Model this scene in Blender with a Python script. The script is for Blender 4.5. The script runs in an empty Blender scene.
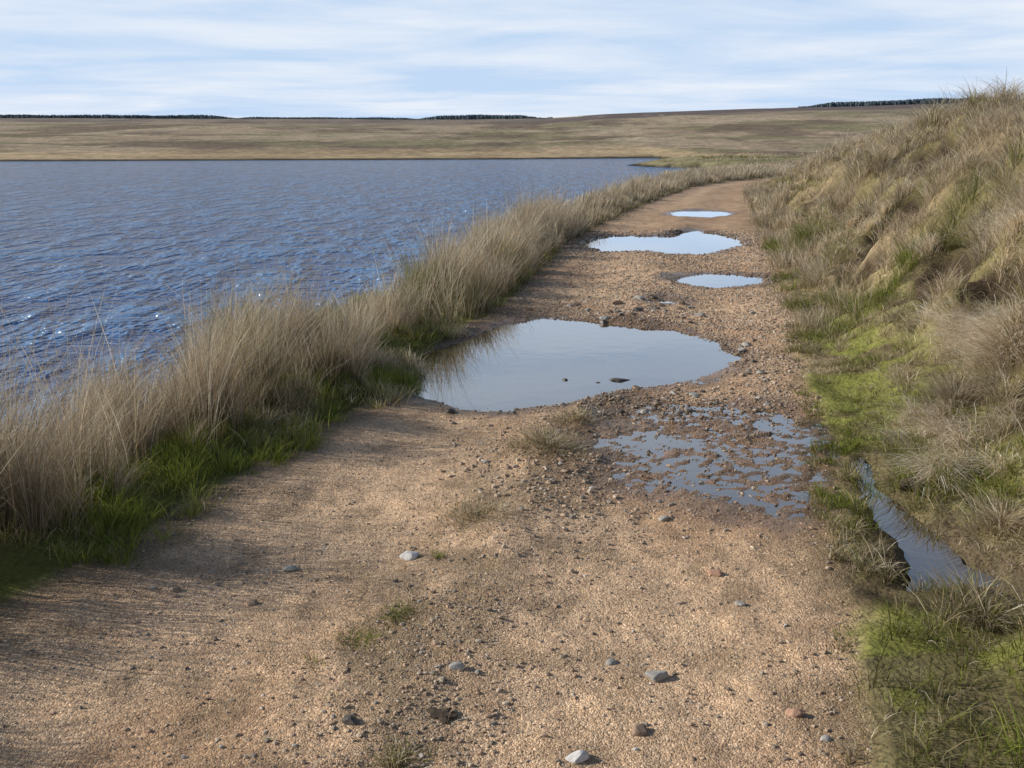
import bpy, math, random, bmesh
import numpy as np
from mathutils import Vector
C = bpy.context.scene.collection
rng = np.random.default_rng(7)
R_ = math.radians
# ------------------------------------------------------------------ camera geometry (also used to lay things out on the ground)
F = 1000.0; CAMH = 1.7; TH = math.atan((384-142)/F)
def ray(u, v):
    yy = -(v-384)/F; return (u-512)/F, math.cos(TH)+yy*math.sin(TH), -math.sin(TH)+yy*math.cos(TH)
def at(u, v, z=0.0):
    a, b, c = ray(u, v); t = (z-CAMH)/c
    return (a*t, b*t)
# ------------------------------------------------------------------ numpy helpers
def sstep(a, b, x):
    t = np.clip((x-a)/(b-a), 0, 1); return t*t*(3-2*t)
def hsh(i, j, s):
    n = (i.astype(np.int64)*374761393 + j.astype(np.int64)*668265263 + s*974634777) & 0xffffffff
    n = ((n ^ (n >> 13))*1274126177) & 0xffffffff
    n = (n ^ (n >> 16)) & 0xffffff
    return n/float(0xffffff)
def vn(x, y, s=0):
    xi = np.floor(x); yi = np.floor(y); fx = x-xi; fy = y-yi
    fx = fx*fx*(3-2*fx); fy = fy*fy*(3-2*fy)
    a = hsh(xi, yi, s); b = hsh(xi+1, yi, s); c = hsh(xi, yi+1, s); d = hsh(xi+1, yi+1, s)
    return ((a*(1-fx)+b*fx)*(1-fy)+(c*(1-fx)+d*fx)*fy)*2-1
def fbm(x, y, s=0, o=4):
    r = 0; a = .5
    for k in range(o):
        r = r+a*vn(x*2**k+k*17.3, y*2**k-k*9.1, s+k); a *= .5
    return r
def cells(x, y, s=0):
    """distance to nearest jittered cell centre (0..~1) and the cell's random value"""
    xi = np.floor(x); yi = np.floor(y); best = np.full(x.shape, 9.0); val = np.zeros(x.shape)
    for i in (-1, 0, 1):
        for j in (-1, 0, 1):
            cx = xi+i+.15+.7*hsh(xi+i, yi+j, s); cy = yi+j+.15+.7*hsh(xi+i, yi+j, s+7)
            d = np.hypot(x-cx, y-cy); m = d < best
            best = np.where(m, d, best); val = np.where(m, hsh(xi+i, yi+j, s+13), val)
    return best, val
def sdf(poly, x, y):
    P = np.array(poly); d = np.full(x.shape, 1e9)
    bx0, by0 = P.min(0)-1.5; bx1, by1 = P.max(0)+1.5
    m = (x > bx0) & (x < bx1) & (y > by0) & (y < by1)
    xx = x[m]; yy = y[m]; dd = np.full(xx.shape, 1e9); ii = np.zeros(xx.shape, bool)
    for k in range(len(P)):
        ax, ay = P[k]; bx, by = P[(k+1) % len(P)]
        ex, ey = bx-ax, by-ay
        t = np.clip(((xx-ax)*ex+(yy-ay)*ey)/(ex*ex+ey*ey), 0, 1)
        dd = np.minimum(dd, np.hypot(xx-ax-t*ex, yy-ay-t*ey))
        c = ((ay > yy) != (by > yy)) & (xx < (bx-ax)*(yy-ay)/(by-ay+1e-12)+ax)
        ii ^= c
    d[m] = np.where(ii, -dd, dd)
    return d
# ------------------------------------------------------------------ layout of the place
Lpx = [(-60, 640), (0, 612), (130, 545), (250, 470), (330, 425), (400, 392), (418, 360), (450, 335), (490, 314), (525, 282), (562, 245), (600, 225), (640, 205), (690, 187)]
Rpx = [(880, 768), (862, 620), (848, 540), (826, 450), (812, 390), (795, 330), (781, 290), (769, 250), (755, 215), (746, 190)]
Lw = [at(*p) for p in Lpx]; Rw = [at(*p) for p in Rpx]
Lx = [-2.15, -2.1]+[p[0] for p in Lw]+[10.0, 16, 27, 45, 400]; Ly = [-30, 1.5]+[p[1] for p in Lw]+[46, 52, 56, 60, 90]
Rx = [.8, .95]+[p[0] for p in Rw]+[11.6, 17, 27, 45, 400]; Ry = [-30, 1.5]+[p[1] for p in Rw]+[43, 47, 50, 53, 80]
def Lf(y): return np.interp(y, Ly, Lx)
def Rf(y): return np.interp(y, Ry, Rx)
def shore(y):
    near = Lf(y)-np.interp(y, [0, 4, 7, 9, 13, 20, 40, 50], [1.3, 1.35, 1.6, 1.7, 1.5, 1.6, 2.2, 4])
    far = np.interp(y, [46, 60, 77, 90, 96, 104, 110, 116, 130, 150, 175], [6.0, 10.5, 15.5, 22, 14, 12.5, 17, 24, 26, 22, 17])
    return np.where(y < 46, near, far)
def farshore(x): return np.interp(x, [-900, -200, -65, 0, 18, 60], [60, 110, 128, 144, 154, 158])
def ell(u, v, a, b, n=14, w=.12):
    r = random.Random(int(u)); return [at(u+a*math.cos(2*math.pi*k/n)*(1+r.uniform(-w, w)), v-b*math.sin(2*math.pi*k/n)*(1+r.uniform(-w, w))) for k in range(n)]
puddles = {
 'main': ([at(*p) for p in [(408, 384), (412, 366), (420, 352), (465, 334), (505, 321), (560, 317), (610, 319), (665, 326), (712, 340), (736, 354), (722, 366), (690, 376), (650, 384), (600, 393), (560, 402), (510, 408), (455, 401), (425, 396)]], -.03, .09),
 'near_small': (ell(719, 279, 50, 6.5), -.03, .08),
 'far': ([at(*p) for p in [(575, 243), (610, 235), (660, 234), (695, 229), (735, 236), (746, 243), (712, 251), (670, 254), (640, 250), (600, 249)]], -.03, .08),
 'farthest': (ell(698, 213, 30, 3.6), -.03, .08),
 'tiny': (ell(665, 299, 14, 3.2), -.03, .06),
 'ditch': ([at(*p) for p in [(862, 455), (873, 458), (883, 488), (908, 502), (928, 522), (950, 547), (992, 566), (1002, 578), (955, 578), (902, 584), (912, 562), (898, 534), (874, 510), (862, 480)]], -.035, .06),
}
seep = [at(*p) for p in [(588, 416), (630, 394), (720, 400), (800, 406), (862, 440), (870, 490), (830, 510), (775, 524), (730, 506), (660, 494), (598, 470)]]
Hb_y = [-30, 0, 12, 25, 35, 45, 55, 75, 140]; Hb = [2.0, 2.0, 1.98, 1.72, 1.2, .8, .4, .12, 0]
SKU = [-6000, 0, 240, 420, 540, 600, 700, 800, 900, 960, 1100, 7000]; SKP = [22, 23, 22, 21, 22, 26, 30, 33, 36, 38, 40, 40]
HOL = []
def pits(x, y):
    r = np.zeros_like(x)
    for (px, py, rx, ry) in HOL: r = np.maximum(r, np.exp(-(((x-px)/rx)**2+((y-py)/ry)**2)**1.3))
    return r
def H(x, y, full=False):
    x = np.asarray(x, float); y = np.asarray(y, float)
    L = Lf(y)+.12*fbm(x*1.3, y*1.3, 5, 4); Rr = Rf(y)+.22*fbm(x*1.7, y*1.7, 9, 4)
    dl = L-x; dr = x-Rr
    on = sstep(-.10, .06, -np.maximum(dl, dr))
    fine = 1-sstep(30, 60, y)
    w = np.clip(Rr-L, .5, 9); s = (x-L)/w
    rut = -.026*np.exp(-((s-.24)/.12)**2)-.02*np.exp(-((s-.76)/.12)**2)+.045*np.exp(-((s-.5)/.08)**2)*(.5+fbm(x*2, y*2, 22, 2))
    h_tr = rut+.018*fbm(x*2.2, y*2.2, 21, 3)*fine+.006*vn(x*11, y*11, 33)*fine+.004*vn(x*23, y*23, 34)*fine
    off = np.interp(y, [0, 3, 3.8, 5.0, 5.8, 7], [.35, .4, .62, .55, .3, .15])
    S = sstep(off, off+3.0, dr)**.85
    hb = np.interp(y, Hb_y, Hb)
    cd, cv = cells(x*1.55+.4*fbm(x, y, 46, 2), y*1.2, 47)
    mound = (.12+.16*cv)*sstep(.62, .1, cd)-.07
    lump = sstep(off, off+.9, dr)*(.30*fbm(x*.8, y*.8, 41, 3)+mound+.05*vn(x*6, y*6, 45))*(1-sstep(40, 90, y))
    h_bk = hb*S+lump+.03*sstep(0, .1, dr)+.05*np.clip(dr-3, 0, 8)*sstep(3, 6, dr)*np.interp(y, [0, 20, 40], [1, .4, 0])
    h_bk = h_bk-.42*pits(x, y)
    h_lf = .10*sstep(0, .45, dl)+.10*sstep(.1, .6, dl)*fbm(x*2.5, y*2.5, 51, 3)*2*(1-sstep(35, 55, y))
    h = np.where(dr > 0, h_bk, np.where(dl > 0, h_lf, 0))*(1-on)+h_tr*on
    land = np.maximum(x-shore(y)+.2*fbm(x, y, 61, 2), (y-farshore(x))*.25)
    sl = np.interp(y, [0, 45, 70, 150], [.55, .55, 3.0, 6.0])
    h = np.where(land > sl, h, -.95+(h+.95)*sstep(-1.0, 1.0, land/sl))
    u = np.clip(x/np.maximum(y, 1), -6, 6)*970+512
    top = np.interp(u, SKU, SKP)/1000.0
    zt = 1.7+top*950
    k = np.clip((y-150)/800, 0, 1)
    rise = zt*(k**1.05)+2.6*fbm(x/90, y/60, 71, 5)*sstep(170, 400, y)*(1-.75*sstep(700, 950, y))
    rise = rise*np.where(y > 950, 1-.35*sstep(950, 2500, y), 1)
    h = h+np.where(y > 150, rise, 0)
    h = h+.5*fbm(x/6, y/6, 72, 4)*sstep(58, 80, y)*sstep(.6, 6, land)*(1-sstep(300, 600, y))
    wet = np.zeros_like(h); nz = .09*fbm(x*3.2, y*3.2, 81, 4)
    for key, (P, lv, dp) in puddles.items():
        d = sdf(P, x, y)+nz*(1+y*.03)*(.5 if key == 'ditch' else 1)
        b = sstep(.10, -.28, d) if key != 'ditch' else sstep(.09, -.08, d)
        if key == 'ditch': h = np.where(d < .6, h*(1-sstep(.35, .05, d)*.85)-.01*sstep(.3, .0, d)+.035*fbm(x*9, y*9, 84, 2)*sstep(.4, .1, d), h)
        h = h*(1-b*.85)-dp*b
        wet = np.maximum(wet, sstep(.34, .02, d))
    d = sdf(seep, x, y)+3.2*nz
    b = sstep(.12, -.26, d)
    hs = -.0238+.012*fbm(x*3.0, y*3.0, 91, 3)+.006*vn(x*14, y*14, 92)+.012*vn(x*31, y*31, 93)
    h = h*(1-b)+hs*b
    wet = np.maximum(wet, .9*sstep(.25, -.10, d))
    if full: return h, on, dl, dr, land, wet, u
    return h
def hit(u, v):
    a, b, c = ray(u, v); t = np.exp(np.linspace(math.log(2), math.log(60), 3000)); z = CAMH+c*t; hh = H(a*t, b*t)
    k = np.argmax(hh > z); return a*t[k], b*t[k], float(hh[k])
_h = [(965, 226, .28, .6), (905, 204, .30, .9), (838, 182, .45, 1.6), (1000, 262, .2, .35), (868, 268, .2, .5), (925, 160, .4, .9)]
HOL = [(*hit(a, b)[:2], c, d) for a, b, c, d in _h]
# ------------------------------------------------------------------ mesh building
def build(name, V, Fc, mat, col=None, parent=None, smooth=True, extra=None):
    V = np.asarray(V, np.float32); Fc = np.asarray(Fc, np.int32)
    me = bpy.data.meshes.new(name); n = Fc.shape[1]
    me.vertices.add(len(V)); me.vertices.foreach_set('co', V.ravel())
    me.loops.add(Fc.size); me.loops.foreach_set('vertex_index', Fc.ravel())
    me.polygons.add(len(Fc)); me.polygons.foreach_set('loop_start', np.arange(0, Fc.size, n, dtype=np.int32))
    me.polygons.foreach_set('use_smooth', np.full(len(Fc), smooth))
    me.update(calc_edges=True)
    if col is not None:
        a = me.color_attributes.new('col', 'FLOAT_COLOR', 'POINT')
        c = np.ones((len(V), 4), np.float32); c[:, :3] = np.clip(col, 0, 1); a.data.foreach_set('color', c.ravel())
    if extra is not None:
        a = me.attributes.new('wet', 'FLOAT', 'POINT'); a.data.foreach_set('value', extra.astype(np.float32))
    me.materials.append(mat)
    o = bpy.data.objects.new(name, me); C.objects.link(o)
    if parent: o.parent = parent
    return o
def tag(o, label=None, cat=None, group=None, kind=None):
    for k, v in (('label', label), ('category', cat), ('group', group), ('kind', kind)):
        if v: o[k] = v
    return o
# ------------------------------------------------------------------ materials
def newmat(name):
    m = bpy.data.materials.new(name); m.use_nodes = True; nt = m.node_tree; nt.nodes.clear()
    return m, nt, nt.nodes, nt.links
def N(nt, t, **kw):
    n = nt.nodes.new(t)
    for k, v in kw.items():
        if k in n.inputs: n.inputs[k].default_value = v
        else: setattr(n, k, v)
    return n
def mth(nt, op, a, b=None, clamp=False):
    n = nt.nodes.new('ShaderNodeMath'); n.operation = op; n.use_clamp = clamp
    for i, v in enumerate((a, b)):
        if v is None: continue
        if isinstance(v, (int, float)): n.inputs[i].default_value = v
        else: nt.links.new(v, n.inputs[i])
    return n.outputs[0]
def mixc(nt, f, a, b, bt='MIX'):
    n = nt.nodes.new('ShaderNodeMix'); n.data_type = 'RGBA'; n.blend_type = bt
    for i, v in ((0, f), (6, a), (7, b)):
        if isinstance(v, (int, float)): n.inputs[i].default_value = v
        elif isinstance(v, tuple): n.inputs[i].default_value = (*v, 1)
        else: nt.links.new(v, n.inputs[i])
    return n.outputs[2]
def ramp(nt, src, stops):
    n = nt.nodes.new('ShaderNodeValToRGB'); e = n.color_ramp.elements
    while len(e) < len(stops): e.new(.5)
    for k, (p, c) in enumerate(stops):
        e[k].position = p; e[k].color = (*c, 1) if isinstance(c, tuple) else (c, c, c, 1)
    nt.links.new(src, n.inputs[0]); return n.outputs[0]
def mat_track():
    m, nt, ns, lk = newmat('gravel_track')
    geo = N(nt, 'ShaderNodeNewGeometry'); P = geo.outputs['Position']
    at_ = N(nt, 'ShaderNodeAttribute', attribute_name='col'); wt = N(nt, 'ShaderNodeAttribute', attribute_name='wet')
    v1 = N(nt, 'ShaderNodeTexVoronoi', Scale=150.0); lk.new(P, v1.inputs['Vector'])
    v2 = N(nt, 'ShaderNodeTexVoronoi', Scale=320.0); lk.new(P, v2.inputs['Vector'])
    v3 = N(nt, 'ShaderNodeTexVoronoi', Scale=48.0); lk.new(P, v3.inputs['Vector'])
    sep = N(nt, 'ShaderNodeSeparateColor'); lk.new(v1.outputs['Color'], sep.inputs[0])
    g1 = ramp(nt, sep.outputs[0], [(0, (.50, .42, .36)), (.15, (.74, .60, .48)), (.5, (1.0, .92, .80)), (.8, (1.15, 1.0, .82)), (.93, (1.35, 1.32, 1.25)), (1, (1.7, 1.65, 1.6))])
    sep2 = N(nt, 'ShaderNodeSeparateColor'); lk.new(v2.outputs['Color'], sep2.inputs[0])
    g2 = ramp(nt, sep2.outputs[1], [(0, .65), (.5, 1.0), (1, 1.4)])
    nz = N(nt, 'ShaderNodeTexNoise', Scale=3.0, Detail=7.0, Roughness=.7); lk.new(P, nz.inputs['Vector'])
    nf = N(nt, 'ShaderNodeTexNoise', Scale=26.0, Detail=5.0, Roughness=.7); lk.new(P, nf.inputs['Vector'])
    big = ramp(nt, nz.outputs['Fac'], [(.3, (.72, .69, .66)), (.5, (1, 1, 1)), (.72, (1.24, 1.18, 1.1))])
    c = mixc(nt, .75, at_.outputs['Color'], g1, 'MULTIPLY')
    c = mixc(nt, .8, c, g2, 'MULTIPLY'); c = mixc(nt, 1.0, c, big, 'MULTIPLY')
    c = mixc(nt, .6, c, ramp(nt, nf.outputs['Fac'], [(.35, .7), (.65, 1.25)]), 'MULTIPLY')
    c = mixc(nt, mth(nt, 'MULTIPLY', wt.outputs['Fac'], .9), c, mixc(nt, 1.0, c, (.46, .43, .42), 'MULTIPLY'))
    b = N(nt, 'ShaderNodeBsdfPrincipled')
    lk.new(c, b.inputs['Base Color'])
    lk.new(mth(nt, 'SUBTRACT', .92, mth(nt, 'MULTIPLY', wt.outputs['Fac'], .70)), b.inputs['Roughness'])
    hgt = mth(nt, 'ADD', mth(nt, 'MULTIPLY', v1.outputs['Distance'], -.5), mth(nt, 'MULTIPLY', v2.outputs['Distance'], -.25))
    hgt = mth(nt, 'ADD', hgt, mth(nt, 'MULTIPLY', mth(nt, 'POWER', v3.outputs['Distance'], .7), -.45))
    hgt = mth(nt, 'ADD', hgt, mth(nt, 'MULTIPLY', nf.outputs['Fac'], 1.6))
    bp = N(nt, 'ShaderNodeBump', Strength=.85, Distance=.009); lk.new(hgt, bp.inputs['Height']); lk.new(bp.outputs[0], b.inputs['Normal'])
    o = N(nt, 'ShaderNodeOutputMaterial'); lk.new(b.outputs[0], o.inputs[0]); return m
def mat_ground():
    m, nt, ns, lk = newmat('moor_ground')
    geo = N(nt, 'ShaderNodeNewGeometry'); P = geo.outputs['Position']
    at_ = N(nt, 'ShaderNodeAttribute', attribute_name='col')
    c = at_.outputs['Color']
    for sc, st, lo, hi in ((40., .5, .55, 1.5), (7., .6, .6, 1.45), (.7, .8, .5, 1.55), (.12, .7, .6, 1.42)):
        nz = N(nt, 'ShaderNodeTexNoise', Scale=sc, Detail=6.0, Roughness=.7); lk.new(P, nz.inputs['Vector'])
        c = mixc(nt, st, c, ramp(nt, nz.outputs['Fac'], [(.32, lo), (.68, hi)]), 'MULTIPLY')
    n1 = N(nt, 'ShaderNodeTexNoise', Scale=30.0, Detail=6.0, Roughness=.7); lk.new(P, n1.inputs['Vector'])
    n2 = N(nt, 'ShaderNodeTexNoise', Scale=1.2, Detail=6.0, Roughness=.7); lk.new(P, n2.inputs['Vector'])
    b = N(nt, 'ShaderNodeBsdfPrincipled', Roughness=.95); lk.new(c, b.inputs['Base Color'])
    b.inputs['Specular IOR Level'].default_value = .1
    bp = N(nt, 'ShaderNodeBump', Strength=.8, Distance=.03); lk.new(n1.outputs['Fac'], bp.inputs['Height'])
    bp2 = N(nt, 'ShaderNodeBump', Strength=.6, Distance=.35); lk.new(n2.outputs['Fac'], bp2.inputs['Height']); lk.new(bp.outputs[0], bp2.inputs['Normal'])
    lk.new(bp2.outputs[0], b.inputs['Normal'])
    o = N(nt, 'ShaderNodeOutputMaterial'); lk.new(b.outputs[0], o.inputs[0]); return m
def mat_blade():
    m, nt, ns, lk = newmat('grass_blades')
    at_ = N(nt, 'ShaderNodeAttribute', attribute_name='col')
    b = N(nt, 'ShaderNodeBsdfDiffuse'); lk.new(at_.outputs['Color'], b.inputs['Color'])
    t = N(nt, 'ShaderNodeBsdfTranslucent'); lk.new(at_.outputs['Color'], t.inputs['Color'])
    mx = N(nt, 'ShaderNodeMixShader', Fac=.35); lk.new(b.outputs[0], mx.inputs[1]); lk.new(t.outputs[0], mx.inputs[2])
    o = N(nt, 'ShaderNodeOutputMaterial'); lk.new(mx.outputs[0], o.inputs[0]); return m
def mat_pebble():
    m, nt, ns, lk = newmat('loose_pebbles')
    at_ = N(nt, 'ShaderNodeAttribute', attribute_name='col')
    b = N(nt, 'ShaderNodeBsdfPrincipled', Roughness=.8); lk.new(at_.outputs['Color'], b.inputs['Base Color'])
    o = N(nt, 'ShaderNodeOutputMaterial'); lk.new(b.outputs[0], o.inputs[0]); return m
def mat_stone(name, c1, c2, rough=.85):
    m, nt, ns, lk = newmat(name)
    tc = N(nt, 'ShaderNodeTexCoord')
    nz = N(nt, 'ShaderNodeTexNoise', Scale=30.0, Detail=8.0, Roughness=.7); lk.new(tc.outputs['Object'], nz.inputs['Vector'])
    b = N(nt, 'ShaderNodeBsdfPrincipled', Roughness=rough); lk.new(ramp(nt, nz.outputs['Fac'], [(.35, c1), (.65, c2)]), b.inputs['Base Color'])
    bp = N(nt, 'ShaderNodeBump', Strength=.6, Distance=.004); lk.new(nz.outputs['Fac'], bp.inputs['Height']); lk.new(bp.outputs[0], b.inputs['Normal'])
    o = N(nt, 'ShaderNodeOutputMaterial'); lk.new(b.outputs[0], o.inputs[0]); return m
def mat_lake():
    m, nt, ns, lk = newmat('lake_water')
    geo = N(nt, 'ShaderNodeNewGeometry'); P = geo.outputs['Position']
    mp = N(nt, 'ShaderNodeMapping'); mp.inputs['Scale'].default_value = (.6, 1.3, 1); mp.inputs['Rotation'].default_value = (0, 0, .25); lk.new(P, mp.inputs[0])
    mp2 = N(nt, 'ShaderNodeMapping'); mp2.inputs['Scale'].default_value = (1.5, .5, 1); mp2.inputs['Rotation'].default_value = (0, 0, .05); lk.new(P, mp2.inputs[0])
    a = N(nt, 'ShaderNodeTexNoise', Scale=4.2, Detail=3.0, Roughness=.6, Distortion=.6); lk.new(mp.outputs[0], a.inputs['Vector'])
    b_ = N(nt, 'ShaderNodeTexNoise', Scale=1.3, Detail=2.0, Roughness=.5, Distortion=.3); lk.new(mp.outputs[0], b_.inputs['Vector'])
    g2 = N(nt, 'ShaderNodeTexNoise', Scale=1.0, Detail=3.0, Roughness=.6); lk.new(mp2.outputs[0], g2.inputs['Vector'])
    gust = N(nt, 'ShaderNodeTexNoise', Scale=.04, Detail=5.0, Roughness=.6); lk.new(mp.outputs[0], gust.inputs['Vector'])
    hg = mth(nt, 'ADD', mth(nt, 'MULTIPLY', a.outputs['Fac'], .20), mth(nt, 'MULTIPLY', b_.outputs['Fac'], .32))
    st = mth(nt, 'MULTIPLY', ramp(nt, g2.outputs['Fac'], [(.40, 0.0), (.60, 1.0)]), ramp(nt, gust.outputs['Fac'], [(.35, .8), (.6, 1.0)]))
    hg = mth(nt, 'MULTIPLY', hg, mth(nt, 'ADD', mth(nt, 'MULTIPLY', st, .8), .5))
    bp = N(nt, 'ShaderNodeBump', Strength=1.0, Distance=1.0); lk.new(hg, bp.inputs['Height'])
    b = N(nt, 'ShaderNodeBsdfPrincipled', Roughness=.08, IOR=1.33)
    lk.new(ramp(nt, g2.outputs['Fac'], [(.40, (.008, .07, .23)), (.60, (.085, .25, .52))]), b.inputs['Base Color'])  # ripple highlights and reflected-sky blue painted into the water's base colour
    lk.new(bp.outputs[0], b.inputs['Normal'])
    o = N(nt, 'ShaderNodeOutputMaterial'); lk.new(b.outputs[0], o.inputs[0]); return m
def mat_puddle():
    m, nt, ns, lk = newmat('puddle_water')
    geo = N(nt, 'ShaderNodeNewGeometry'); P = geo.outputs['Position']
    a = N(nt, 'ShaderNodeTexNoise', Scale=5.0, Detail=3.0); lk.new(P, a.inputs['Vector'])
    bp = N(nt, 'ShaderNodeBump', Strength=.25, Distance=.004); lk.new(a.outputs['Fac'], bp.inputs['Height'])
    d = N(nt, 'ShaderNodeBsdfDiffuse', Color=(.085, .05, .024, 1)); g = N(nt, 'ShaderNodeBsdfGlossy', Roughness=.015, Color=(.95, .98, 1, 1)); lk.new(bp.outputs[0], g.inputs['Normal'])
    fr = N(nt, 'ShaderNodeFresnel', IOR=2.2); lk.new(bp.outputs[0], fr.inputs['Normal'])
    mx = N(nt, 'ShaderNodeMixShader'); lk.new(mth(nt, 'MULTIPLY', fr.outputs[0], 1.45, True), mx.inputs[0]); lk.new(d.outputs[0], mx.inputs[1]); lk.new(g.outputs[0], mx.inputs[2])
    o = N(nt, 'ShaderNodeOutputMaterial'); lk.new(mx.outputs[0], o.inputs[0]); return m
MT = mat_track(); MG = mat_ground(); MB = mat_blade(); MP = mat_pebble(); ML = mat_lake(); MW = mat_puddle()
# ------------------------------------------------------------------ ground grid
def grow(a, lim, s, k):
    out = []
    while abs(a) < abs(lim):
        s *= 1+k; a += s if lim > 0 else -s; out.append(a)
    return out
xs = np.concatenate([np.array(grow(-2.6, -2600, .026, .04))[::-1], np.arange(-2.6, 2.9, .026), np.array(grow(2.9, 2600, .026, .035))])
yb = []; a = 1.8; s = .03
while a > -30: s *= 1.12; a -= s; yb.append(a)
ys = np.concatenate([np.array(yb)[::-1], np.arange(1.8, 10.0, .026), np.array(grow(10.0, 2600, .026, .02))])
X, Y = np.meshgrid(xs, ys); nx = len(xs); ny = len(ys)
x = X.ravel(); y = Y.ravel()
h, on, dl, dr, land, wet, uu = H(x, y, True)
def lerp(a, b, t): return a+(b-a)*t[:, None]
c_ = lambda r, g, b: np.array([[r, g, b]])
n_a = fbm(x*.8, y*.8, 101, 4); n_b = fbm(x/30, y/22, 103, 5); n_c = fbm(x*4, y*4, 104, 3)
straw = c_(.34, .26, .155); olive = c_(.18, .155, .07); green = c_(.19, .20, .045); peat = c_(.05, .035, .022); heath = c_(.105, .075, .065)
gcol = lerp(np.repeat(straw, len(x), 0), olive, sstep(-.35, .15, n_a))
gcol = lerp(gcol, peat*2, (dr > 0)*sstep(.4, .75, cells(x*1.55+.4*fbm(x, y, 46, 2), y*1.2, 47)[0])*.6)
gcol = lerp(gcol, green, (dr > -.1)*sstep(1.1, .4, dr)*.8*sstep(.12, .25, n_c*.9+n_a))
gcol = lerp(gcol, peat, sstep(.15, .3, fbm(x*1.7, y*1.7, 110, 3))*(dr > .05)*.75)
gcol = lerp(gcol, peat, sstep(.15, .5, pits(x, y)))
ddt = sdf(puddles['ditch'][0], x, y)
gcol = lerp(gcol, c_(.13, .095, .06), sstep(.35, .05, ddt)*.8)
gcol = lerp(gcol, olive*.7, (dl > 0)*sstep(60, 45, y)*.9)
gcol = lerp(gcol, green*.8, (dl > -.05)*sstep(.5, .2, dl)*(y < 12)*.8)
fm = sstep(52, 75, y)
far = lerp(np.repeat(c_(.34, .265, .18), len(x), 0), c_(.22, .19, .11), sstep(-.1, .2, n_b))
far = lerp(far, c_(.15, .11, .08), sstep(.0, .2, fbm(x/22, y/40, 111, 6))*.8)
far = lerp(far, c_(.38, .31, .22), sstep(.1, .3, fbm(x/30+9, y/70, 115, 6))*.5)
far = lerp(far, c_(.46, .34, .20), sstep(3.2, .5, (land-1)/3.0)*(y > 120)*.7)
far = lerp(far, c_(.24, .22, .11), ((y > 85) & (y < 120) & (x < 40))*.7)
dk = sstep(430, 720, y+260*fbm(x/130, y/140, 120, 5))
far = lerp(far, heath, dk*np.interp(uu, [0, 520, 600, 1100], [.5, .5, 1.0, 1.0]))
far = lerp(far, c_(.33, .32, .33), .14*sstep(300, 800, y))  # distance haze blended into the moor colour
far = lerp(far, c_(.72, .62, .50), sstep(1.1, .8, np.hypot((x-45)/15, (y-880)/85))*.95)
far = lerp(far, c_(.55, .46, .35), sstep(3.5, 1.5, np.abs(x-42-(790-y)*.35-6*np.sin(y/30)))*(y > 520)*(y < 800)*.4)
gcol = lerp(gcol, far, fm)
gcol = lerp(gcol, c_(.05, .04, .025), sstep(.2, -.4, land))
ss = (x-Lf(y))/np.clip(Rf(y)-Lf(y), .5, 9)
tcol = lerp(np.repeat(c_(.64, .475, .33), len(x), 0), c_(.50, .345, .225), sstep(-.2, .3, fbm(x*1.1, y*.6, 130, 4)+.5*(ss-.4)))
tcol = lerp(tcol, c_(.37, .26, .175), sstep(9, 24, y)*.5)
ridge = np.exp(-((ss-.49)/.10)**2)*sstep(-.25, .15, fbm(x*4, y*2.2, 131, 4))
tcol = lerp(tcol, c_(.20, .15, .09), ridge*.8*np.interp(y, [2, 4, 6.5, 10], [.8, .9, 1, .3]))
tcol = lerp(tcol, c_(.26, .195, .125), sstep(.08, .3, fbm(x*5.5, y*5.5, 134, 4))*.45)
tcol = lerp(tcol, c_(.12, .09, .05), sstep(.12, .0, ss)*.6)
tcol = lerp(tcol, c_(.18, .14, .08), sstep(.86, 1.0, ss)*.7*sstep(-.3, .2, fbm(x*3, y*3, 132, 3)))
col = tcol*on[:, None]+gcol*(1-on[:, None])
V = np.stack([x, y, h], 1)
idx = np.arange(nx*ny).reshape(ny, nx)
Q = np.stack([idx[:-1, :-1], idx[:-1, 1:], idx[1:, 1:], idx[1:, :-1]], -1).reshape(-1, 4)
isT = on[Q].mean(1) > .35
def sub(mask):
    q = Q[mask]; uq, inv = np.unique(q, return_inverse=True)
    return uq, inv.reshape(-1, 4)
uq, f = sub(isT)
tag(build('track', V[uq], f, MT, col[uq], extra=wet[uq]), 'sandy gravel track running along the lake shore with puddles in it', 'track', kind='structure')
uq, f = sub(~isT)
tag(build('ground', V[uq], f, MG, col[uq]), 'moorland ground with grassy verge, bank and low hills beyond the lake', 'ground', kind='structure')
# ------------------------------------------------------------------ water
def sheet(name, pts, z, mat):
    me = bpy.data.meshes.new(name); me.from_pydata([(p[0], p[1], z) for p in pts], [], [tuple(range(len(pts)))]); me.materials.append(mat)
    o = bpy.data.objects.new(name, me); C.objects.link(o)
    if me.polygons[0].normal.z < 0: me.flip_normals()
    return o
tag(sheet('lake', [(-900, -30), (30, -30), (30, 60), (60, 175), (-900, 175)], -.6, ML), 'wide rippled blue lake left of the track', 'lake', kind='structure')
labs = {'main': 'largest puddle in the foreground of the track reflecting sky and grass', 'near_small': 'narrow oval puddle just behind the stony rubble at the right side of the track',
        'far': 'long wide puddle farther along the track behind the narrow oval one', 'farthest': 'farthest thin puddle near the bend of the track',
        'tiny': 'tiny puddle among loose stones behind the largest puddle', 'ditch': 'dark water lying in the ditch at the foot of the right bank'}
for k, (P, lv, dp) in puddles.items():
    A = np.array(P); c0 = A.mean(0); d = A-c0; ln = np.hypot(d[:, 0], d[:, 1])[:, None]
    B = c0+d*(ln+(.16 if k != 'ditch' else .10))/ln
    tag(sheet('puddle', [tuple(p) for p in B], lv, MW), labs[k], 'puddle', kind='structure')
tag(sheet('puddle', seep, -.0235, MW), 'shallow broken film of water over wet gravel in front of the largest puddle', 'puddle', kind='structure')
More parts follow.
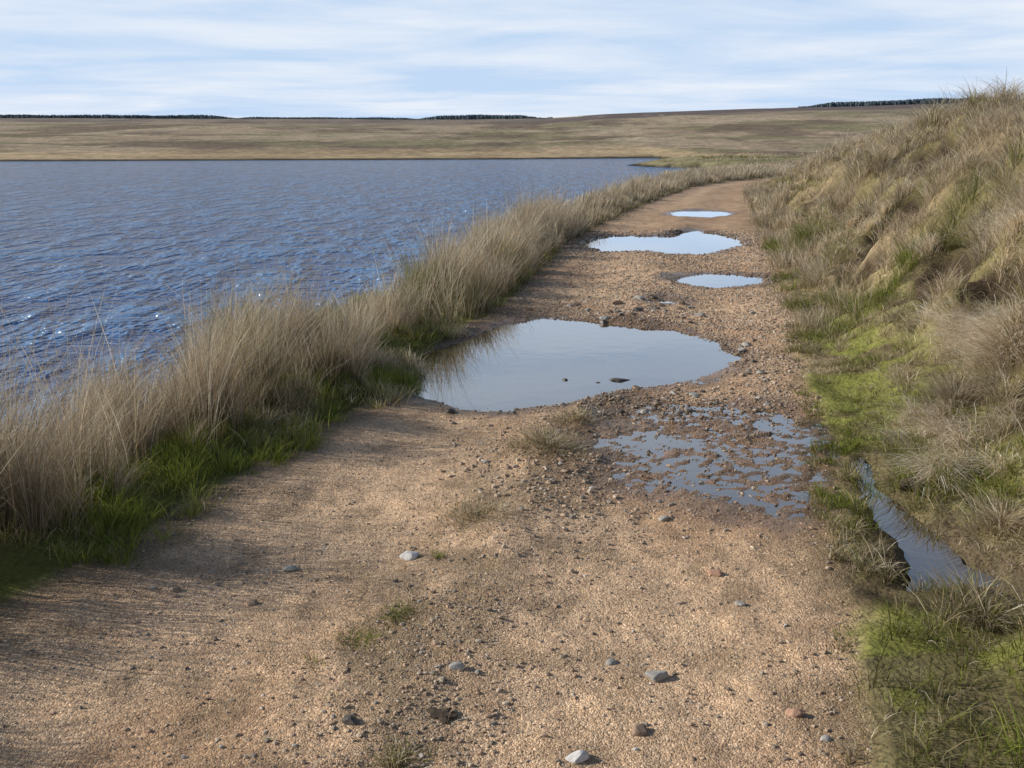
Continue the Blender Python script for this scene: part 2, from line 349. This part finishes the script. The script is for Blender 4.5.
# ------------------------------------------------------------------ grass
def blades(x, y, hh, ww, lean, la, cb, ct, nseg=3, droop=None, sink=.01):
    n = len(x); z = H(x, y)
    t = np.linspace(0, 1, nseg+1)[None, :]
    dr_ = np.full(n, .25) if droop is None else droop
    up = hh[:, None]*(t-dr_[:, None]*t**2.2)
    out = (hh*lean)[:, None]*t**1.7
    px = x[:, None]+np.cos(la)[:, None]*out; py = y[:, None]+np.sin(la)[:, None]*out; pz = z[:, None]-sink+up
    sa = rng.uniform(0, math.pi, n)
    sa = np.where(rng.random(n) < .6, rng.normal(0, .5, n), sa)
    w = ww[:, None]*np.array([.85, 1, .75, .2])[None, :]*.5
    ox = np.cos(sa)[:, None]*w; oy = np.sin(sa)[:, None]*w
    V = np.empty((n, nseg+1, 2, 3)); V[:, :, 0, 0] = px-ox; V[:, :, 0, 1] = py-oy; V[:, :, 1, 0] = px+ox; V[:, :, 1, 1] = py+oy; V[:, :, :, 2] = pz[:, :, None]
    k = np.arange(nseg)*2; q = np.stack([k, k+1, k+3, k+2], 1)[None]+(np.arange(n)*(nseg+1)*2)[:, None, None]
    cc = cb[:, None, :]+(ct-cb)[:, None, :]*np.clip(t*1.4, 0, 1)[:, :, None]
    cc = np.repeat(cc[:, :, None, :], 2, 2)
    return V.reshape(-1, 3), q.reshape(-1, 4), cc.reshape(-1, 3)
def join(parts):
    vs, fs, cs = [], [], []; o = 0
    for v, f, c in parts: vs.append(v); fs.append(f+o); cs.append(c); o += len(v)
    return np.concatenate(vs), np.concatenate(fs), np.concatenate(cs)
STR = np.array([[.73, .62, .45], [.64, .52, .36], [.80, .71, .56], [.48, .36, .24]])
GRN = np.array([[.21, .26, .045], [.28, .32, .06], [.16, .20, .04], [.36, .36, .11]])
OLV = np.array([[.37, .32, .15], [.28, .26, .12], [.44, .37, .20]])
def clumps(cx, cy, nb, rad, hgt, wid, pal_mix, lean_dir=0., lean_amt=.35, wind=.25, ht_var=.45, droop=.25, tint=None, base_dark=.5, spread=.6):
    n = len(cx); ci = np.repeat(np.arange(n), nb); m = len(ci)
    a = rng.uniform(0, 2*math.pi, m); r = np.abs(rng.normal(0, spread, m))*rad[ci]
    x = cx[ci]+np.cos(a)*r; y = cy[ci]+np.sin(a)*r
    hh = hgt[ci]*(1-ht_var*rng.random(m))*rng.uniform(.75, 1.15, m)
    cw = rng.normal(0, .5, n)[ci]; cl = rng.normal(0, .12, n)[ci]; cl2 = rng.normal(0, .12, n)[ci]
    lx = np.cos(a)*lean_amt*rng.random(m)+np.cos(lean_dir+cw)*wind*rng.uniform(.3, 1.3, m)+cl; ly = np.sin(a)*lean_amt*rng.random(m)+np.sin(lean_dir+cw)*wind+cl2
    la = np.arctan2(ly, lx); lean = np.hypot(lx, ly)
    p = np.clip(pal_mix[ci]+rng.normal(0, .14, m), 0, 1)
    s = STR[rng.integers(0, 4, m)]; g = GRN[rng.integers(0, 4, m)]; o = OLV[rng.integers(0, 3, m)]
    c = np.where((p < .4)[:, None], s, np.where((p < .65)[:, None], o, g))
    c = c*(rng.uniform(.72, 1.15, m)*rng.uniform(.68, 1.18, n)[ci])[:, None]
    if tint is not None: c = c*tint
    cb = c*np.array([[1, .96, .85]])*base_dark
    ww = wid[ci]*rng.uniform(.7, 1.3, m)
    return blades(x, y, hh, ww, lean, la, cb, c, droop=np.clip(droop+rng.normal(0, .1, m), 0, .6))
def strip(n, y0, y1, d0, d1, side, power=1.0):
    yy = y0+(y1-y0)*rng.random(n)**power; dd = rng.uniform(d0, d1, n)
    xx = Lf(yy)-dd if side == 'L' else Rf(yy)+dd
    return xx, yy, dd
def wd(yy, base=.0026, k=.00042): return np.maximum(base, k*yy)
parts = []
def gap(yy, dd): return sstep(.65, .95, dd)*sstep(7.8, 8.5, yy)*sstep(12.6, 11.6, yy)
def tall_mod(xx, yy, dd):
    m = np.interp(yy, [0, 3, 4.2, 5.5, 6.6, 7.6, 8.6, 9.4, 11, 13, 16, 30, 50], [1.45, 1.42, 1.28, 1.12, 1.08, .92, .95, 1.3, 1.3, 1.0, .95, .85, .8])
    cd, cv = cells(xx*2.1, yy*1.9, 208)
    return m*(.76+.5*sstep(-.3, .35, fbm(xx*1.1, yy*1.1, 201, 3)))*(1.34-1.05*cd)*(.68+.6*cv)*rng.uniform(.75, 1.12, len(xx))*(1-.62*gap(yy, dd))
def tallset(n, y0, y1, d0, d1, nb, rad, hk, mix):
    xx, yy, dd = strip(n, y0, y1, d0, d1, 'L')
    cd, cv = cells(xx*2.1, yy*1.9, 208)
    k = (fbm(xx*2.4, yy*2.4, 202, 2) > -.25-.2*rng.random(n)) & (cd < np.interp(yy, [4, 7], [.30, .40])+.30*rng.random(n)); xx, yy, dd = xx[k], yy[k], dd[k]
    ht = hk*tall_mod(xx, yy, dd)*np.interp(dd, [d0, d0+.25, 1.35], [.65, 1, .95])
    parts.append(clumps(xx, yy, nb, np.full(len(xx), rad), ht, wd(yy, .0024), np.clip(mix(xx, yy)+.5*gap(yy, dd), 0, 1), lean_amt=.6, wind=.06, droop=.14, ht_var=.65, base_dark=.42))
tallset(1050, 1.0, 9, .26, 1.35, 58, .065, .68, lambda a, b: .07+.3*sstep(.1, .4, fbm(a, b, 205, 2)))
tallset(850, 9, 20, .03, 1.5, 44, .10, .60, lambda a, b: .10+.3*sstep(.1, .4, fbm(a, b, 205, 2)))
tallset(750, 20, 47, .1, 2.3, 34, .22, .58, lambda a, b: np.full(len(a), .10))
xx, yy, dd = strip(340, 1.0, 16, .35, 1.4, 'L'); k = gap(yy, dd) < .3; xx, yy, dd = xx[k], yy[k], dd[k]
parts.append(clumps(xx, yy, 11, np.full(len(xx), .08), .80*tall_mod(xx, yy, dd)**.7, wd(yy, .0038), np.full(len(xx), .02), lean_amt=.5, wind=.12, droop=.07))
yy = rng.uniform(45, 62, 420); xx = shore(yy)+rng.uniform(.3, 8, 420); k = (xx < Lf(yy)-.4)
xx = xx[k]; yy = yy[k]
parts.append(clumps(xx, yy, 26, np.full(len(xx), .4), np.full(len(xx), .5), wd(yy), np.full(len(xx), .2), wind=.2))
v, f, c = join(parts)
tag(build('tall_grass', v, f, MB, c, smooth=False), 'tall pale dry grass along the lake side of the track', 'grass', kind='stuff')
parts = []
xx, yy, dd = strip(1150, 1.5, 9, -.12, .8, 'L'); k = fbm(xx*2, yy*2, 215, 3) > -.10-.6*(dd-.1); xx, yy, dd = xx[k], yy[k], dd[k]
parts.append(clumps(xx, yy, 42, np.full(len(xx), .07), .11*rng.uniform(.4, 1.8, len(xx)), wd(yy, .003), np.clip(.70+.9*fbm(xx*2, yy*2, 216, 2), .1, 1), lean_amt=.9, wind=.1, base_dark=.85, tint=1.4))
xx, yy, dd = strip(420, 7.6, 16, .0, 1.5, 'L')
parts.append(clumps(xx, yy, 45, np.full(len(xx), .13), .15*rng.uniform(.5, 1.5, len(xx)), wd(yy, .004), np.full(len(xx), .68), lean_amt=.8, wind=.15, base_dark=.7, tint=1.15))
xx, yy, dd = strip(220, 14, 40, .0, .5, 'L')
parts.append(clumps(xx, yy, 30, np.full(len(xx), .2), np.full(len(xx), .16), wd(yy), np.full(len(xx), .45), lean_amt=.6))
v, f, c = join(parts)
tag(build('short_grass', v, f, MB, c, smooth=False), 'short green grass at the foot of the tall dry grass left of the track', 'grass', kind='stuff')
# right bank
parts = []
def bank(n, y0, y1, d0, d1, nb, rad, hk, pw=1.0):
    xx, yy, dd = strip(n, y0, y1, d0, d1, 'R', pw)
    n2 = fbm(xx*.8, yy*.8, 305, 3); n3 = fbm(xx*1.9, yy*1.9, 307, 3); cd, cv = cells(xx*1.55+.4*fbm(xx, yy, 46, 2), yy*1.2, 47)
    g = np.interp(dd, [0, .5, 1.0, 1.8, 4], [.58, .52, .34, .13, .05])+n3*.75
    g = np.where((dd < 1.2) & (n3 > .18) & (yy < 12), .80, g)
    g = g-.12*sstep(12, 25, yy)
    ht = hk*np.interp(dd, [0, .3, 1.2, 4], [.4, .6, 1, 1.05])*(1+1.2*n2)*rng.uniform(.55, 1.4, n)*(1.40-1.0*cd)*(.70+.6*cv)
    dt = sdf(puddles['ditch'][0], xx, yy)
    keep = (fbm(xx*1.7, yy*1.7, 110, 3) < .24+.12*rng.random(n)) & (dt > .0+.05*rng.random(n)-.08*(rng.random(n) < .35)) & (cd < .44+.30*rng.random(n)) & (pits(xx, yy) < .25)
    xx, yy, g, ht, cd, cv = xx[keep], yy[keep], g[keep], ht[keep], cd[keep], cv[keep]
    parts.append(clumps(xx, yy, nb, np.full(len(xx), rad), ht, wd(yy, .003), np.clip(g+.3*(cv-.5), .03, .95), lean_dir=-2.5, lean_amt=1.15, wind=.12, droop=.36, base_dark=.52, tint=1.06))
bank(2700, 2.0, 9, -.10, 3.8, 33, .062, .24)
bank(2500, 9, 18, -.05, 4.4, 26, .085, .28)
bank(2200, 18, 50, .02, 5.5, 22, .18, .34, 1.1)
xx, yy, dd = strip(140, 3.5, 22, 1.0, 4.2, 'R'); k = (pits(xx, yy) < .15) & (pits(xx, yy+.3) < .25); xx, yy = xx[k], yy[k]
parts.append(clumps(xx, yy, 70, np.full(len(xx), .11), rng.uniform(.25, .44, len(xx)), wd(yy, .003), np.full(len(xx), .03), lean_dir=0, lean_amt=.8, wind=.1))
xx, yy, dd = strip(200, 8.5, 45, .0, .7, 'R')
parts.append(clumps(xx, yy, 50, np.full(len(xx), .14), rng.uniform(.2, .45, len(xx)), wd(yy, .003), np.full(len(xx), .12), lean_dir=2.6, lean_amt=.55, wind=.15))
for (u0, v0, n_, su, sv) in [(985, 335, 40, 24, 14), (895, 250, 9, 26, 10), (955, 440, 10, 30, 8), (850, 215, 8, 20, 8), (1010, 235, 8, 16, 10), (960, 470, 8, 20, 6)]:
    pts = np.array([hit(min(u0+rng.normal()*su, 1090), v0+rng.normal()*sv)[:2] for _ in range(n_)])
    parts.append(clumps(pts[:, 0], pts[:, 1], 130, np.full(n_, .09), rng.uniform(.18, .34, n_), wd(pts[:, 1], .004), np.full(n_, 0.), lean_dir=-2.6, lean_amt=.9, wind=.8, droop=.6, tint=np.array([[1.25, 1.3, 1.4]]), base_dark=.95))
v, f, c = join(parts)
tag(build('bank_grass', v, f, MB, c, smooth=False), 'rough straw and green grass covering the bank right of the track', 'grass', kind='stuff')
n = 2600; yy = 48+90*rng.random(n)**1.1; xx = rng.uniform(-.1, .65, n)*yy+2
hL = H(xx, yy, True); k = (hL[4] > 1.2) & (hL[1] < .1); xx = xx[k]; yy = yy[k]
p = clumps(xx, yy, 12, np.full(len(xx), .5), rng.uniform(.15, .4, len(xx)), wd(yy), np.clip(.3+fbm(xx/7, yy/7, 330, 2), .05, .6), lean_amt=.6)
tag(build('moor_grass', *p[:2], MB, p[2], smooth=False), 'rough moor grass on the flat land past the bend of the track', 'grass', kind='stuff')
def tussock(u_, v_, rad, hgt, mix, nb, label, name='grass_tussock', ld=-1.9, bl=.003):
    X0, Y0, Z0 = hit(u_, v_)
    sub_n = 7 if name == 'grass_tuft' else 1
    cx = X0+rng.normal(0, rad*.28*(sub_n > 1), sub_n); cy = Y0+rng.normal(0, rad*.28*(sub_n > 1), sub_n)
    cx[0] = X0; cy[0] = Y0
    v, f, c = clumps(cx, cy, nb//sub_n, np.full(sub_n, rad*(.75 if sub_n > 1 else 1)), hgt*rng.uniform(.6, 1.3, sub_n), np.full(sub_n, max(bl, .00045*Y0)), np.full(sub_n, mix), lean_dir=ld, lean_amt=1.6, wind=.15, droop=.35, base_dark=.75)
    org = np.array([X0, Y0, Z0])
    o = build(name, v-org, f, MB, c, smooth=False); o.location = org
    return tag(o, label, 'grass')
tussock(955, 402, .15, .24, .22, 900, 'round brown grass tussock low on the right bank')
tussock(1012, 352, .18, .28, .0, 900, 'bleached grass tussock on the right bank above the round brown one')
tussock(1000, 525, .13, .2, .3, 600, 'olive grass tussock overhanging the ditch water from the right')
tussock(985, 622, .13, .16, .45, 700, 'green and straw tussock just in front of the ditch water')
tussock(925, 470, .10, .14, .3, 450, 'small tussock above the upper end of the ditch water')
for (u_, v_, r, hg, mx, nb, lb) in [
    (545, 444, .24, .11, .34, 1300, 'widest dry grass tuft in the middle of the track in front of the largest puddle'),
    (574, 418, .17, .09, .34, 800, 'dry grass tuft just in front of the largest puddle'),
    (478, 515, .26, .065, .33, 1100, 'flat straggly tuft of olive grass in the middle of the track'),
    (437, 556, .04, .04, .72, 130, 'tiny green tuft right beside the white stone'),
    (400, 618, .08, .045, .66, 360, 'green tuft in the middle of the track below the white stone'),
    (362, 642, .08, .04, .68, 340, 'low green tuft left of the central ridge of the track'),
    (316, 664, .04, .03, .66, 130, 'smallest green tuft leftmost on the track'),
    (400, 762, .09, .045, .46, 600, 'olive grass tuft at the bottom of the view on the track'),
    (850, 478, .09, .12, .50, 300, 'green tuft at the right edge of the track beside the ditch water')]:
    tussock(u_, v_, r, hg, mx, nb, lb, 'grass_tuft', bl=.003)
n = 3200; yy = rng.uniform(2.3, 9, n); s_ = np.clip(rng.normal(.49, .08, n), .05, .95); s_[2500:] = rng.uniform(.05, .98, 700); xx = Lf(yy)+(Rf(yy)-Lf(yy))*s_
cc = STR[rng.integers(0, 4, n)]*rng.uniform(.3, 1.0, (n, 1))
p = blades(xx, yy, np.full(n, .012)+rng.uniform(0, .01, n), np.full(n, .0026), rng.uniform(2, 7, n), rng.uniform(0, 6.28, n), cc, cc, droop=np.full(n, .5), sink=-.002)
tag(build('straw_litter', p[0], p[1], MB, p[2], smooth=False), 'loose straw scattered over the middle of the track', 'straw', kind='stuff')
# ------------------------------------------------------------------ pebbles
ph = (1+5**.5)/2
ico = np.array([(-1, ph, 0), (1, ph, 0), (-1, -ph, 0), (1, -ph, 0), (0, -1, ph), (0, 1, ph), (0, -1, -ph), (0, 1, -ph), (ph, 0, -1), (ph, 0, 1), (-ph, 0, -1), (-ph, 0, 1)]); ico /= np.linalg.norm(ico[0])
icf = np.array([(0, 11, 5), (0, 5, 1), (0, 1, 7), (0, 7, 10), (0, 10, 11), (1, 5, 9), (5, 11, 4), (11, 10, 2), (10, 7, 6), (7, 1, 8), (3, 9, 4), (3, 4, 2), (3, 2, 6), (3, 6, 8), (3, 8, 9), (4, 9, 5), (2, 4, 11), (6, 2, 10), (8, 6, 7), (9, 8, 1)])
n = 34000
yy = 2.0+18*rng.random(n)**1.9; s_ = rng.random(n); xx = Lf(yy)+(Rf(yy)-Lf(yy))*s_
def blob(m, u0, v0, su, sv):
    return np.array([at(u0+rng.normal()*su, v0+rng.normal()*sv) for _ in range(m)])
ex = np.concatenate([blob(1500, 630, 312, 60, 7), blob(1100, 730, 330, 40, 12), blob(1500, 660, 400, 85, 10), blob(1100, 770, 370, 22, 30), blob(1300, 710, 455, 85, 34), blob(200, 880, 520, 25, 40), blob(900, 680, 292, 60, 6), blob(1300, 540, 470, 50, 34), blob(1300, 440, 670, 50, 70)])
xx = np.concatenate([xx, ex[:, 0]]); yy = np.concatenate([yy, ex[:, 1]])
sz = .0022+.0075*rng.random(len(xx))**6; sz[n:] = .0035+.014*rng.random(len(ex))**4
sz[-1300:] *= .6; sz[n+5200:n+6500] *= .75
sz = np.maximum(sz, .0010*yy)
dn = fbm(xx*1.5, yy*1.5, 401, 3)+.25*(((xx-Lf(yy))/(Rf(yy)-Lf(yy)))-.4)
keep = (rng.random(len(xx)) < np.clip(.55+dn*1.3, .12, 1)); keep[n:] = True
hf = H(xx, yy, True)
keep &= (hf[1] > .3) & (hf[0] > -.045)
xx, yy, sz, zz = xx[keep], yy[keep], sz[keep], hf[0][keep]; n = len(xx)
ang = rng.uniform(0, 6.28, n); A = ico[None]*rng.uniform(.7, 1.3, (n, 12, 1))
A = A*np.stack([rng.uniform(.8, 1.5, n), rng.uniform(.7, 1.1, n), rng.uniform(.45, .85, n)], 1)[:, None, :]
ca, sa = np.cos(ang)[:, None], np.sin(ang)[:, None]
Vp = np.stack([A[..., 0]*ca-A[..., 1]*sa, A[..., 0]*sa+A[..., 1]*ca, A[..., 2]], -1)*sz[:, None, None]+np.stack([xx, yy, zz+sz*.2], 1)[:, None, :]
PC = np.array([[.48, .36, .25], [.40, .28, .19], [.54, .43, .32], [.30, .26, .21], [.44, .29, .20], [.52, .48, .43], [.20, .155, .12]])
pc = PC[rng.choice(7, n, p=[.26, .20, .17, .14, .10, .04, .09])]*rng.uniform(.75, 1.15, (n, 1))
wv = hf[5][keep]; pc = pc*(1-.35*wv[:, None])
Fp = (icf[None]+(np.arange(n)*12)[:, None, None]).reshape(-1, 3)
tag(build('gravel', Vp.reshape(-1, 3), Fp, MP, np.repeat(pc, 12, 0), smooth=False), 'loose gravel scattered over the track', 'gravel', kind='stuff')
# ------------------------------------------------------------------ individual stones
SM = {'pale': mat_stone('pale_stone', (.46, .44, .41), (.72, .70, .67)), 'grey': mat_stone('grey_stone', (.26, .245, .22), (.44, .42, .38)),
      'brown': mat_stone('brown_stone', (.20, .14, .10), (.36, .26, .18)), 'dark': mat_stone('dark_wet_stone', (.045, .04, .032), (.12, .10, .08), .5),
      'red': mat_stone('reddish_stone', (.36, .20, .13), (.50, .31, .21)), 'peat': mat_stone('dark_peat', (.03, .02, .012), (.10, .07, .045), .95)}
def stone_mesh(seed, sx, sy, sz_, mat, rough=0):
    r = random.Random(seed); bm = bmesh.new(); bmesh.ops.create_icosphere(bm, subdivisions=4 if rough else 3, radius=1)
    cuts = [(np.array([r.gauss(0, 1), r.gauss(0, 1), r.gauss(0, .8)]), r.uniform(.55, .85)) for _ in range(0 if rough else 9)]
    for v in bm.verts:
        p = np.array(v.co)
        for d, c in cuts:
            d = d/np.linalg.norm(d); q = p.dot(d)
            if q > c: p = p-d*(q-c)*.9
        p = p*(1+.04*math.sin(5*p[0]+seed)*math.cos(4*p[1]))
        if rough: p = p*(1+rough*float(fbm(np.array([p[0]*2.2+seed]), np.array([p[1]*2.2]), seed, 4)[0]))
        v.co = (p[0]*sx, p[1]*sy, p[2]*sz_)
    me = bpy.data.meshes.new('stone'); bm.to_mesh(me); bm.free(); me.materials.append(SM[mat])
    return me
def put_stone(u_, v_, wpx, mat, label, seed, flat=.55, group=None, rough=0):
    X0, Y0, z0 = hit(u_, v_); t = math.hypot(Y0, 1.7)/F
    r = wpx*t/2; me = stone_mesh(seed, r, r*.75, r*flat, mat, rough)
    o = bpy.data.objects.new('stone', me); C.objects.link(o)
    o.location = (X0, Y0, max(z0, -.04)+r*flat*(.3 if not rough else .05)); o.rotation_euler = (random.Random(seed).uniform(-.15, .15), 0, random.Random(seed+1).uniform(-.6, .6))
    return tag(o, label, 'stone', group)
for i, a in enumerate([
    (410, 558, 24, 'pale', 'white stone alone in the middle of the track'),
    (656, 678, 26, 'grey', 'flat grey stone right of the centre in the foreground of the track'),
    (577, 759, 24, 'pale', 'pale stone at the bottom edge of the view'),
    (640, 732, 22, 'brown', 'brown stone between the flat grey stone and the bottom edge of the view'),
    (458, 668, 18, 'grey', 'small grey stone in the centre foreground left of the flat grey stone'),
    (351, 722, 18, 'dark', 'dark stone at the lower left of the track'),
    (612, 664, 15, 'grey', 'small grey stone just left of the flat grey stone'),
    (620, 388, 24, 'dark', 'long dark wet stone at the near edge of the largest puddle'),
    (290, 570, 15, 'grey', 'small stone in the left wheel track left of the white stone'),
    (176, 591, 12, 'brown', 'leftmost small stone near the grass verge'),
    (252, 604, 16, 'brown', 'small brown stone in the left wheel track below the other small stone'),
    (715, 574, 16, 'red', 'reddish stone in the right wheel track'),
    (795, 714, 18, 'red', 'flat reddish stone in the lower right of the track'),
    (826, 740, 14, 'grey', 'grey stone nearest the lower right grass'),
    (664, 520, 12, 'grey', 'small grey stone just in front of the wet gravel'),
    (740, 605, 11, 'grey', 'small grey stone in the right wheel track behind the flat reddish stone')]):
    put_stone(*a, seed=11+i*7, flat=.22 if i == 7 else .5)
rr = random.Random(5)
for i in range(26):
    put_stone(rr.gauss(635, 50), rr.gauss(311, 5), rr.uniform(7, 13), rr.choice(['brown', 'dark', 'grey', 'brown']), 'small dark stone in the rubble along the far edge of the largest puddle', 300+i, .5, 'stones along the far edge of the largest puddle')
for i in range(24):
    put_stone(rr.gauss(670, 60), rr.gauss(402, 9), rr.uniform(6, 12), rr.choice(['brown', 'brown', 'grey', 'dark']), 'small brown stone in the rubble between the largest puddle and the wet gravel', 500+i, .5, 'stones in front of the largest puddle')
for i in range(14):
    k = rr.random(); put_stone(742+10*k+rr.gauss(0, 8), 340+35*k, rr.uniform(6, 11), rr.choice(['brown', 'grey', 'dark']), 'small stone at the right end of the largest puddle', 700+i, .5, 'stones at the right end of the largest puddle')
for i, (u_, v_, w_, lb) in enumerate([(440, 716, 28, 'dark clod of earth in the lower centre of the track'), (925, 484, 50, 'dark lump of peat above the ditch water at the foot of the bank'), (985, 606, 60, 'dark lump of peat between ditch water and the lower right grass')]):
    o = put_stone(u_, v_, w_, 'peat', lb, 900+i, .16 if i == 0 else .3, rough=.6); o.name = 'peat_clod'; o['category'] = 'clod'
# ------------------------------------------------------------------ far plantations
def forest(u0, u1, yd, hgt, label, n, depth):
    u = rng.uniform(u0, u1, n); Yd = yd+rng.uniform(0, depth, n); X_ = (u-512)/970*Yd; Z_ = H(X_, Yd)
    hh = hgt*rng.uniform(.8, 1.1, n)*np.clip(np.minimum(u-u0, u1-u)/30, .3, 1)*(1+.25*fbm(u/30, u*0, 77, 3)); r = hh*.4
    k = 6; a = np.arange(k)*2*math.pi/k
    rings = [(.0, .5), (.12, 1.0), (.45, .78), (.75, .45), (1.0, .04)]
    Vt = np.empty((n, len(rings), k, 3))
    for j, (tz, tr) in enumerate(rings):
        jj = rng.uniform(.75, 1.25, (n, k)); Vt[:, j, :, 0] = X_[:, None]+np.cos(a)*r[:, None]*tr*jj; Vt[:, j, :, 1] = Yd[:, None]+np.sin(a)*r[:, None]*tr*jj; Vt[:, j, :, 2] = (Z_+hh*tz-.4)[:, None]
    q = []
    for j in range(len(rings)-1):
        for i in range(k): q.append((j*k+i, j*k+(i+1) % k, (j+1)*k+(i+1) % k, (j+1)*k+i))
    q = np.array(q)[None]+(np.arange(n)*k*len(rings))[:, None, None]
    c = np.repeat((np.array([[.12, .155, .175]])*rng.uniform(.6, 1.4, (n, 1))), k*len(rings), 0)  # conifer green made paler and bluer, with distance haze painted in
    tag(build('conifer_forest', Vt.reshape(-1, 3), q.reshape(-1, 4), MB, c, smooth=False), label, 'forest', kind='stuff')
forest(-60, 262, 910, 3.2, 'dark conifer plantation on the left part of the skyline', 1800, 50)
forest(240, 440, 910, 2.0, 'thin low line of conifers on the skyline left of the centre', 1400, 40)
forest(415, 550, 910, 3.8, 'dark conifer plantation on the skyline near the centre', 1000, 50)
forest(780, 985, 910, 4.6, 'dark conifer plantation on the skyline above the right bank', 1800, 50)
# ------------------------------------------------------------------ light and sky
SE = R_(25); lx, ly = 1.0, -.12
vec = Vector((lx, ly, -math.tan(SE)*math.hypot(lx, ly)))
sun = bpy.data.lights.new('sun', 'SUN'); sun.energy = 5.0; sun.angle = R_(.35); sun.color = (1, .94, .83)
so = bpy.data.objects.new('sun', sun); C.objects.link(so); so.rotation_euler = vec.to_track_quat('-Z', 'Y').to_euler()
w = bpy.data.worlds.new('World'); bpy.context.scene.world = w; w.use_nodes = True; nt = w.node_tree; nt.nodes.clear(); lk = nt.links
sky = nt.nodes.new('ShaderNodeTexSky'); sky.sky_type = 'NISHITA'; sky.sun_disc = False; sky.sun_elevation = SE
sky.sun_rotation = math.atan2(-lx, -ly); sky.air_density = 1.0; sky.dust_density = .5; sky.ozone_density = 2.0
tc = nt.nodes.new('ShaderNodeTexCoord'); sp = nt.nodes.new('ShaderNodeSeparateXYZ'); lk.new(tc.outputs['Generated'], sp.inputs[0])
zc = mth(nt, 'ADD', mth(nt, 'MAXIMUM', sp.outputs[2], 0.0), .06)
cx = nt.nodes.new('ShaderNodeCombineXYZ'); lk.new(mth(nt, 'MULTIPLY', mth(nt, 'DIVIDE', sp.outputs[0], zc), .34), cx.inputs[0]); lk.new(mth(nt, 'MULTIPLY', mth(nt, 'DIVIDE', sp.outputs[1], zc), .46), cx.inputs[1])
nz = N(nt, 'ShaderNodeTexNoise', Scale=1.4, Detail=9.0, Roughness=.58, Distortion=.35); lk.new(cx.outputs[0], nz.inputs['Vector'])
msk = ramp(nt, nz.outputs['Fac'], [(.38, 0.0), (.64, 1.0)])
low = ramp(nt, sp.outputs[2], [(0.0, .9), (.12, .9), (.26, .75), (.40, .0)])
fac = mth(nt, 'MULTIPLY', msk, low)
hz = ramp(nt, sp.outputs[2], [(0.0, 1.0), (.12, .92), (.26, .6), (.45, 0.0)])
base = mixc(nt, hz, sky.outputs[0], (5.5, 7.1, 9.4))
full = mixc(nt, fac, base, (8.4, 8.9, 9.7))
bg = nt.nodes.new('ShaderNodeBackground'); lk.new(full, bg.inputs[0]); bg.inputs[1].default_value = .1
wo = nt.nodes.new('ShaderNodeOutputWorld'); lk.new(bg.outputs[0], wo.inputs[0])
# ------------------------------------------------------------------ camera
cam = bpy.data.cameras.new('camera'); cam.sensor_width = 36; cam.lens = 36*F/1024; cam.clip_start = .05; cam.clip_end = 6000
co = bpy.data.objects.new('camera', cam); C.objects.link(co); co.location = (0, 0, CAMH); co.rotation_euler = (math.pi/2-TH, 0, 0)
sc = bpy.context.scene; sc.camera = co
sc.view_settings.view_transform = 'Standard'; sc.view_settings.look = 'None'; sc.view_settings.exposure = 0
